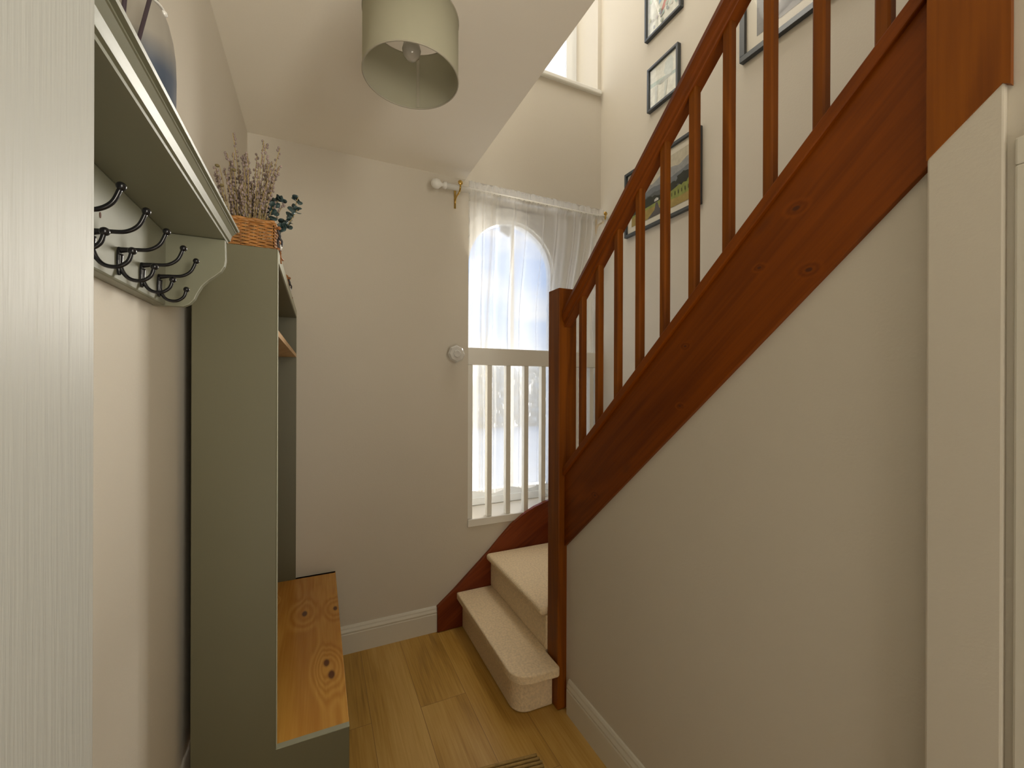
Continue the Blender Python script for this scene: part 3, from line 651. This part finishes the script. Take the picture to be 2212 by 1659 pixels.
picture('sketch_picture', 'large dark framed grey pencil style print with cream mount behind the upper balusters', 1.187, .60, 2.640, 3.10, .023, sk, mount=.045)

# ------------------------------------------------------------------ baskets on top of the hall unit
def basket(label, x0, x1, y0, y1, z0, h, rows, group):
    t = thing('wicker_basket', label, 'basket', ((x0 + x1) / 2, (y0 + y1) / 2, z0), group)
    def loop(off, amp, ph, z, n=120):
        pts = []; per = 2 * ((x1 - x0) + (y1 - y0))
        for i in range(n + 1):
            s = per * i / n
            if s < x1 - x0: p = (x0 + s, y0); nr = (0, -1)
            elif s < (x1 - x0) + (y1 - y0): p = (x1, y0 + s - (x1 - x0)); nr = (1, 0)
            elif s < 2 * (x1 - x0) + (y1 - y0): p = (x1 - (s - (x1 - x0) - (y1 - y0)), y1); nr = (0, 1)
            else: p = (x0, y1 - (s - 2 * (x1 - x0) - (y1 - y0))); nr = (-1, 0)
            o_ = off + amp * math.sin(s / .018 * PI + ph)
            pts.append((p[0] + nr[0] * o_, p[1] + nr[1] * o_, z))
        return pts
    m = MB(); rh = (h - .016) / rows
    for k in range(rows): m.tube(loop(-.004, .0022, PI * (k % 2), z0 + .003 + rh * (k + .5)), rh * .47, 6, False)
    m.build('woven_sides', WICK, t)
    m = MB(); nst = int((x1 - x0) / .018)
    for i in range(nst + 1): 
        for yy in (y0 + .004, y1 - .004): m.tube([(x0 + .004 + i * (x1 - x0 - .008) / nst, yy, z0 + .002), (x0 + .004 + i * (x1 - x0 - .008) / nst, yy, z0 + h - .008)], .0018, 6)
    nst = int((y1 - y0) / .018)
    for i in range(nst + 1):
        for xx in (x0 + .004, x1 - .004): m.tube([(xx, y0 + .004 + i * (y1 - y0 - .008) / nst, z0 + .002), (xx, y0 + .004 + i * (y1 - y0 - .008) / nst, z0 + h - .008)], .0018, 6)
    m.build('stakes', WICKD, t)
    m = MB()
    for q in range(3): m.tube(loop(-.004, .003, 2.1 * q, z0 + h - .010 + .0035 * (q % 2) + .001 * q), .0042, 6, False)
    m.build('braided_rim', WICK, t)
    MB().box((x0 + .003, y0 + .003, z0 + .0012), (x1 - .003, y1 - .003, z0 + .004)).build('base', WICKD, t)
    # ribbon tie with twig beads on the front
    yc = y0 + .035
    m = MB(); m.tube(smooth_path([(x1 + .002, yc, z0 + h - .012), (x1 + .007, yc + .004, z0 + h - .028), (x1 + .003, yc - .002, z0 + h * .45), (x1 + .007, yc + .003, z0 + .008)]), .0030, 6)
    m.tube(smooth_path([(x1 + .004, yc - .006, z0 + h * .6), (x1 + .012, yc, z0 + h * .45), (x1 + .006, yc + .008, z0 + .012)]), .0026, 6)
    m.build('ribbon', mat('dark_ribbon', (.03, .03, .035), .4), t)
    MB().ball((x1 + .005, yc, z0 + h - .008), .0048).build('wooden_bead', WICKD, t); MB().ball((x1 + .004, yc, z0 + .016), .0046).build('wooden_bead', WICKD, t)
    MB().tube([(x1 + .004, yc - .009, z0 - .001), (x1 + .014, yc + .008, z0 - .009)], .0028, 6).build('wooden_toggle', WICKD, t); MB().tube([(x1 + .008, yc, z0 + .012), (x1 + .010, yc + .003, z0 - .020)], .0016, 6).build('cord_end', WICKD, t)
    m = MB(); m.ball((x1 + .009, yc + .004, z0 + h * .3), .0050, sq=(.6, 1, 1.6)); m.build('white_bead', CERAM, t)
    return t
ZC2 = 1.6265
basket('honey wicker basket holding dried lavender, at the near end of the hall unit top', -.245, -.098, 1.190, 1.375, ZC2, .078, 15, 'wicker baskets on the hall unit')
basket('small wicker basket at the far end of the hall unit top by the back wall', -.225, -.104, 1.720, 1.880, ZC2, .070, 13, 'wicker baskets on the hall unit')

# ------------------------------------------------------------------ dried lavender and eucalyptus
STEMM = mat('dry_stem', (.34, .26, .11), .8, noise=.2, nscale=40)
LAVM = mat('dry_lavender_bud', (.27, .21, .19), .85, noise=.3, nscale=60)
SEEDM = mat('dry_seed_head', (.20, .16, .07), .85)
EUCM = mat('eucalyptus_leaf', (.035, .065, .065), .5, noise=.25, nscale=30)
lv = thing('dried_lavender_bunch', 'bunch of dried lavender and seed heads standing in the near wicker basket', 'dried flowers', (-.165, 1.262, ZC2 + .006))
rn = random.Random(11)
for k in range(60):
    bx_, by_ = -.165 + rn.uniform(-.030, .026), 1.262 + rn.uniform(-.035, .04)
    u_ = (bx_ + .165) / .035
    hgt = rn.uniform(.15, .25) if k > 7 else rn.uniform(.25, .305)
    tx_ = bx_ + .038 * u_ + rn.uniform(-.018, .018) + .010; ty_ = by_ + rn.uniform(-.04, .03)
    kind = rn.random()
    if k in (0, 1): tx_ = -.212 + .012 * k; hgt = .255 + .055 * k
    pth = smooth_path([(bx_, by_, ZC2 + .008), (bx_ + (tx_ - bx_) * .35, by_ + (ty_ - by_) * .4, ZC2 + hgt * .5), (tx_, ty_, ZC2 + hgt)], 6)
    sm_ = MB().tube(pth, .0009, 5).build('flower_stem', STEMM, lv)
    m = MB()
    if kind < .82 or k < 3:
        for j in range(14):
            q = .52 + .48 * j / 13; i = min(int(q * (len(pth) - 1)), len(pth) - 1); p = pth[i].lerp(pth[min(i + 1, len(pth) - 1)], q * (len(pth) - 1) - i)
            a_ = rn.uniform(0, 2 * PI); rr_ = .0035
            m.ball((p.x + rr_ * math.cos(a_), p.y + rr_ * math.sin(a_), p.z), rn.uniform(.0022, .0034), 6, (1, 1, 1.3))
        m.build('lavender_buds', LAVM, sm_)
    else:
        for j in range(3):
            i = len(pth) - 1 - j * 3; p = pth[i]; m.ball((p.x + rn.uniform(-.006, .004), p.y, p.z), .0052, 8, (1, 1, .75))
        m.build('seed_heads', SEEDM, sm_)
def eucalyptus(label, pth, nl, size, seed):
    rn = random.Random(seed); t = thing('eucalyptus_sprig', label, 'dried foliage', pth[0], 'eucalyptus sprigs in the near basket')
    P_ = smooth_path(pth, 6); MB().tube(P_, .0011, 5).build('stem', STEMM, t)
    m = MB()
    for k in range(nl):
        q = .22 + .74 * k / (nl - 1); f_ = q * (len(P_) - 1); i = int(f_); p = P_[i].lerp(P_[min(i + 1, len(P_) - 1)], f_ - i)
        for s_ in (0, 1):
            a_ = rn.uniform(0, 2 * PI); el = rn.uniform(-.3, .7); dr = Vector((math.cos(a_) * math.cos(el), math.sin(a_) * math.cos(el), math.sin(el)))
            sd = dr.cross(Vector((rn.uniform(-1, 1), rn.uniform(-1, 1), rn.uniform(-1, 1)))).normalized(); sz = size * rn.uniform(.7, 1.15)
            c_ = p + dr * sz * .9; nn = dr.cross(sd); ring = [c_ + (dr * math.cos(2 * PI * h_ / 10) + sd * math.sin(2 * PI * h_ / 10) * .9) * sz + nn * (.15 * sz * math.cos(4 * PI * h_ / 10)) for h_ in range(10)]
            n0 = len(m.v); m.add([c_] + ring, [(0, 1 + h_, 1 + (h_ + 1) % 10) for h_ in range(10)], True)
    m.build('leaves', EUCM, t, solid=.0005)
zb0 = ZC2 + .045
eucalyptus('tallest eucalyptus sprig, arching away to the right of the lavender', [(-.125, 1.30, zb0), (-.100, 1.305, zb0 + .045), (-.070, 1.31, zb0 + .090), (-.052, 1.31, zb0 + .150)], 12, .0088, 3)
eucalyptus('dense dark eucalyptus sprig pressed against the lavender stems', [(-.128, 1.27, zb0), (-.122, 1.27, zb0 + .05), (-.108, 1.27, zb0 + .10), (-.088, 1.27, zb0 + .122)], 18, .0100, 5)
eucalyptus('low eucalyptus sprig drooping over the right rim of the near basket', [(-.120, 1.25, zb0), (-.098, 1.252, zb0 + .030), (-.078, 1.254, zb0 + .042), (-.050, 1.25, zb0 + .095)], 15, .0095, 9)

# ------------------------------------------------------------------ things on the coat rack shelf
ZK = ZS + .0225
def vase_mat():
    m = bpy.data.materials.new('dipped_stoneware'); m.use_nodes = True; t = m.node_tree; b_ = t.nodes['Principled BSDF']
    c = N(t, 'ShaderNodeTexCoord'); s_ = N(t, 'ShaderNodeSeparateXYZ'); t.links.new(c.outputs['Object'], s_.inputs[0])
    n_ = N(t, 'ShaderNodeTexNoise'); n_.inputs['Scale'].default_value = 9; t.links.new(c.outputs['Object'], n_.inputs['Vector'])
    a_ = N(t, 'ShaderNodeMath', operation='MULTIPLY_ADD'); a_.inputs[1].default_value = .03; t.links.new(n_.outputs[0], a_.inputs[0]); t.links.new(s_.outputs['Z'], a_.inputs[2])
    k = N(t, 'ShaderNodeValToRGB'); t.links.new(a_.outputs[0], k.inputs[0]); e_ = k.color_ramp.elements
    e_[0].position = .150; e_[0].color = (.060, .080, .120, 1); e_[1].position = .195; e_[1].color = (.27, .25, .215, 1)
    t.links.new(k.outputs[0], b_.inputs['Base Color']); b_.inputs['Roughness'].default_value = .4; b_.inputs['Coat Weight'].default_value = .2; return m
vz = thing('stoneware_vase', 'rounded grey vase with slate blue dipped base on the coat rack shelf', 'vase', (-.231, .772, ZK))
MB().lathe([(.0001, .0005), (.026, .0005), (.031, .012), (.035, .050), (.0375, .095), (.038, .140), (.037, .170), (.034, .195), (.029, .218), (.022, .238), (.0165, .252), (.0155, .268), (.0185, .285), (.0165, .285), (.0135, .268), (.0135, .255), (.0001, .250)], (-.231, .772, ZK), 40).build('vase_body', vase_mat(), vz)
m = MB().tube([(-.231 + .0235 * math.cos(2 * PI * i / 24), .772 + .0235 * math.sin(2 * PI * i / 24), ZK + .237) for i in range(25)], .0018, 6, False); m.ball((-.2065, .770, ZK + .231), .0045)
m.build('neck_tie', CERAM, vz)
rd = thing('reed_diffuser', 'dark reeds fanning out of a small bottle on the near end of the rack shelf', 'diffuser', (-.224, .655, ZK))
MB().lathe([(.0001, .0005), (.020, .0005), (.022, .006), (.022, .040), (.012, .050), (.009, .055), (.009, .064), (.006, .064), (.006, .05), (.0001, .048)], (-.224, .655, ZK), 24).build('bottle', mat('amber_dark_glass', (.05, .035, .03), .1, coat=.6), rd)
for dx_, dy_ in ((-.030, -.015), (.000, .010), (.020, .045), (-.012, .035), (.02, -.02)):
    MB().tube([(-.224 + dx_ * .1, .655 + dy_ * .1, ZK + .010), (-.224 + dx_ * 1.1, .655 + dy_ * 1.1, ZK + .21)], .0024, 6).build('reed', mat('dark_reed', (.035, .02, .03), .6), rd)

# ------------------------------------------------------------------ jute mat
jm = MB(); c0 = Vector((.705, 1.288, 0)); ax = Vector((-.988, .155, 0)); ay = Vector((-.155, -.988, 0)); 
for i in range(56):
    p = c0 + ay * (.0075 + i * .0150); ins = .010 * max(0, 1 - i / 2.0)
    pts = []
    for j in range(41):
        q = p + ax * (ins + j * .0140); pts.append((q.x, q.y, .0050 + .0016 * math.sin(j * PI + i * PI)))
    jm.tube(pts, .0058, 6)
tag(jm.build('jute_mat', JUTE), 'braided jute mat lying on the plank floor near the first step', 'mat')

# ------------------------------------------------------------------ outside
tag(MB().box((-30, 2.6, -.55), (40, 60, -.5)).build('paving', GROUND), 'pale paved ground outside the arched window', 'ground')['kind'] = 'structure'
hd = MB(); rn = random.Random(2)
for k in range(420):
    x_ = rn.uniform(2, 16); y_ = 16 + rn.uniform(-.4, .4); h_ = 2.6 + rn.uniform(-.3, .35) + .3 * math.sin(x_ * 1.3)
    hd.tube([(x_, y_, -.5), (x_ + rn.uniform(-.25, .25), y_, h_ * .55), (x_ + rn.uniform(-.5, .5), y_, h_)], [.03, .02, .006], 4)
for k in range(900):
    x_ = rn.uniform(2, 16); z_ = rn.uniform(-.4, 2.1); hd.ball((x_, 16 + rn.uniform(-.4, .4), z_), rn.uniform(.08, .2), 5)
tag(hd.build('hedge', HEDGEM), 'bare twiggy hedge far off beyond the window, just above the guard rail', 'hedge')
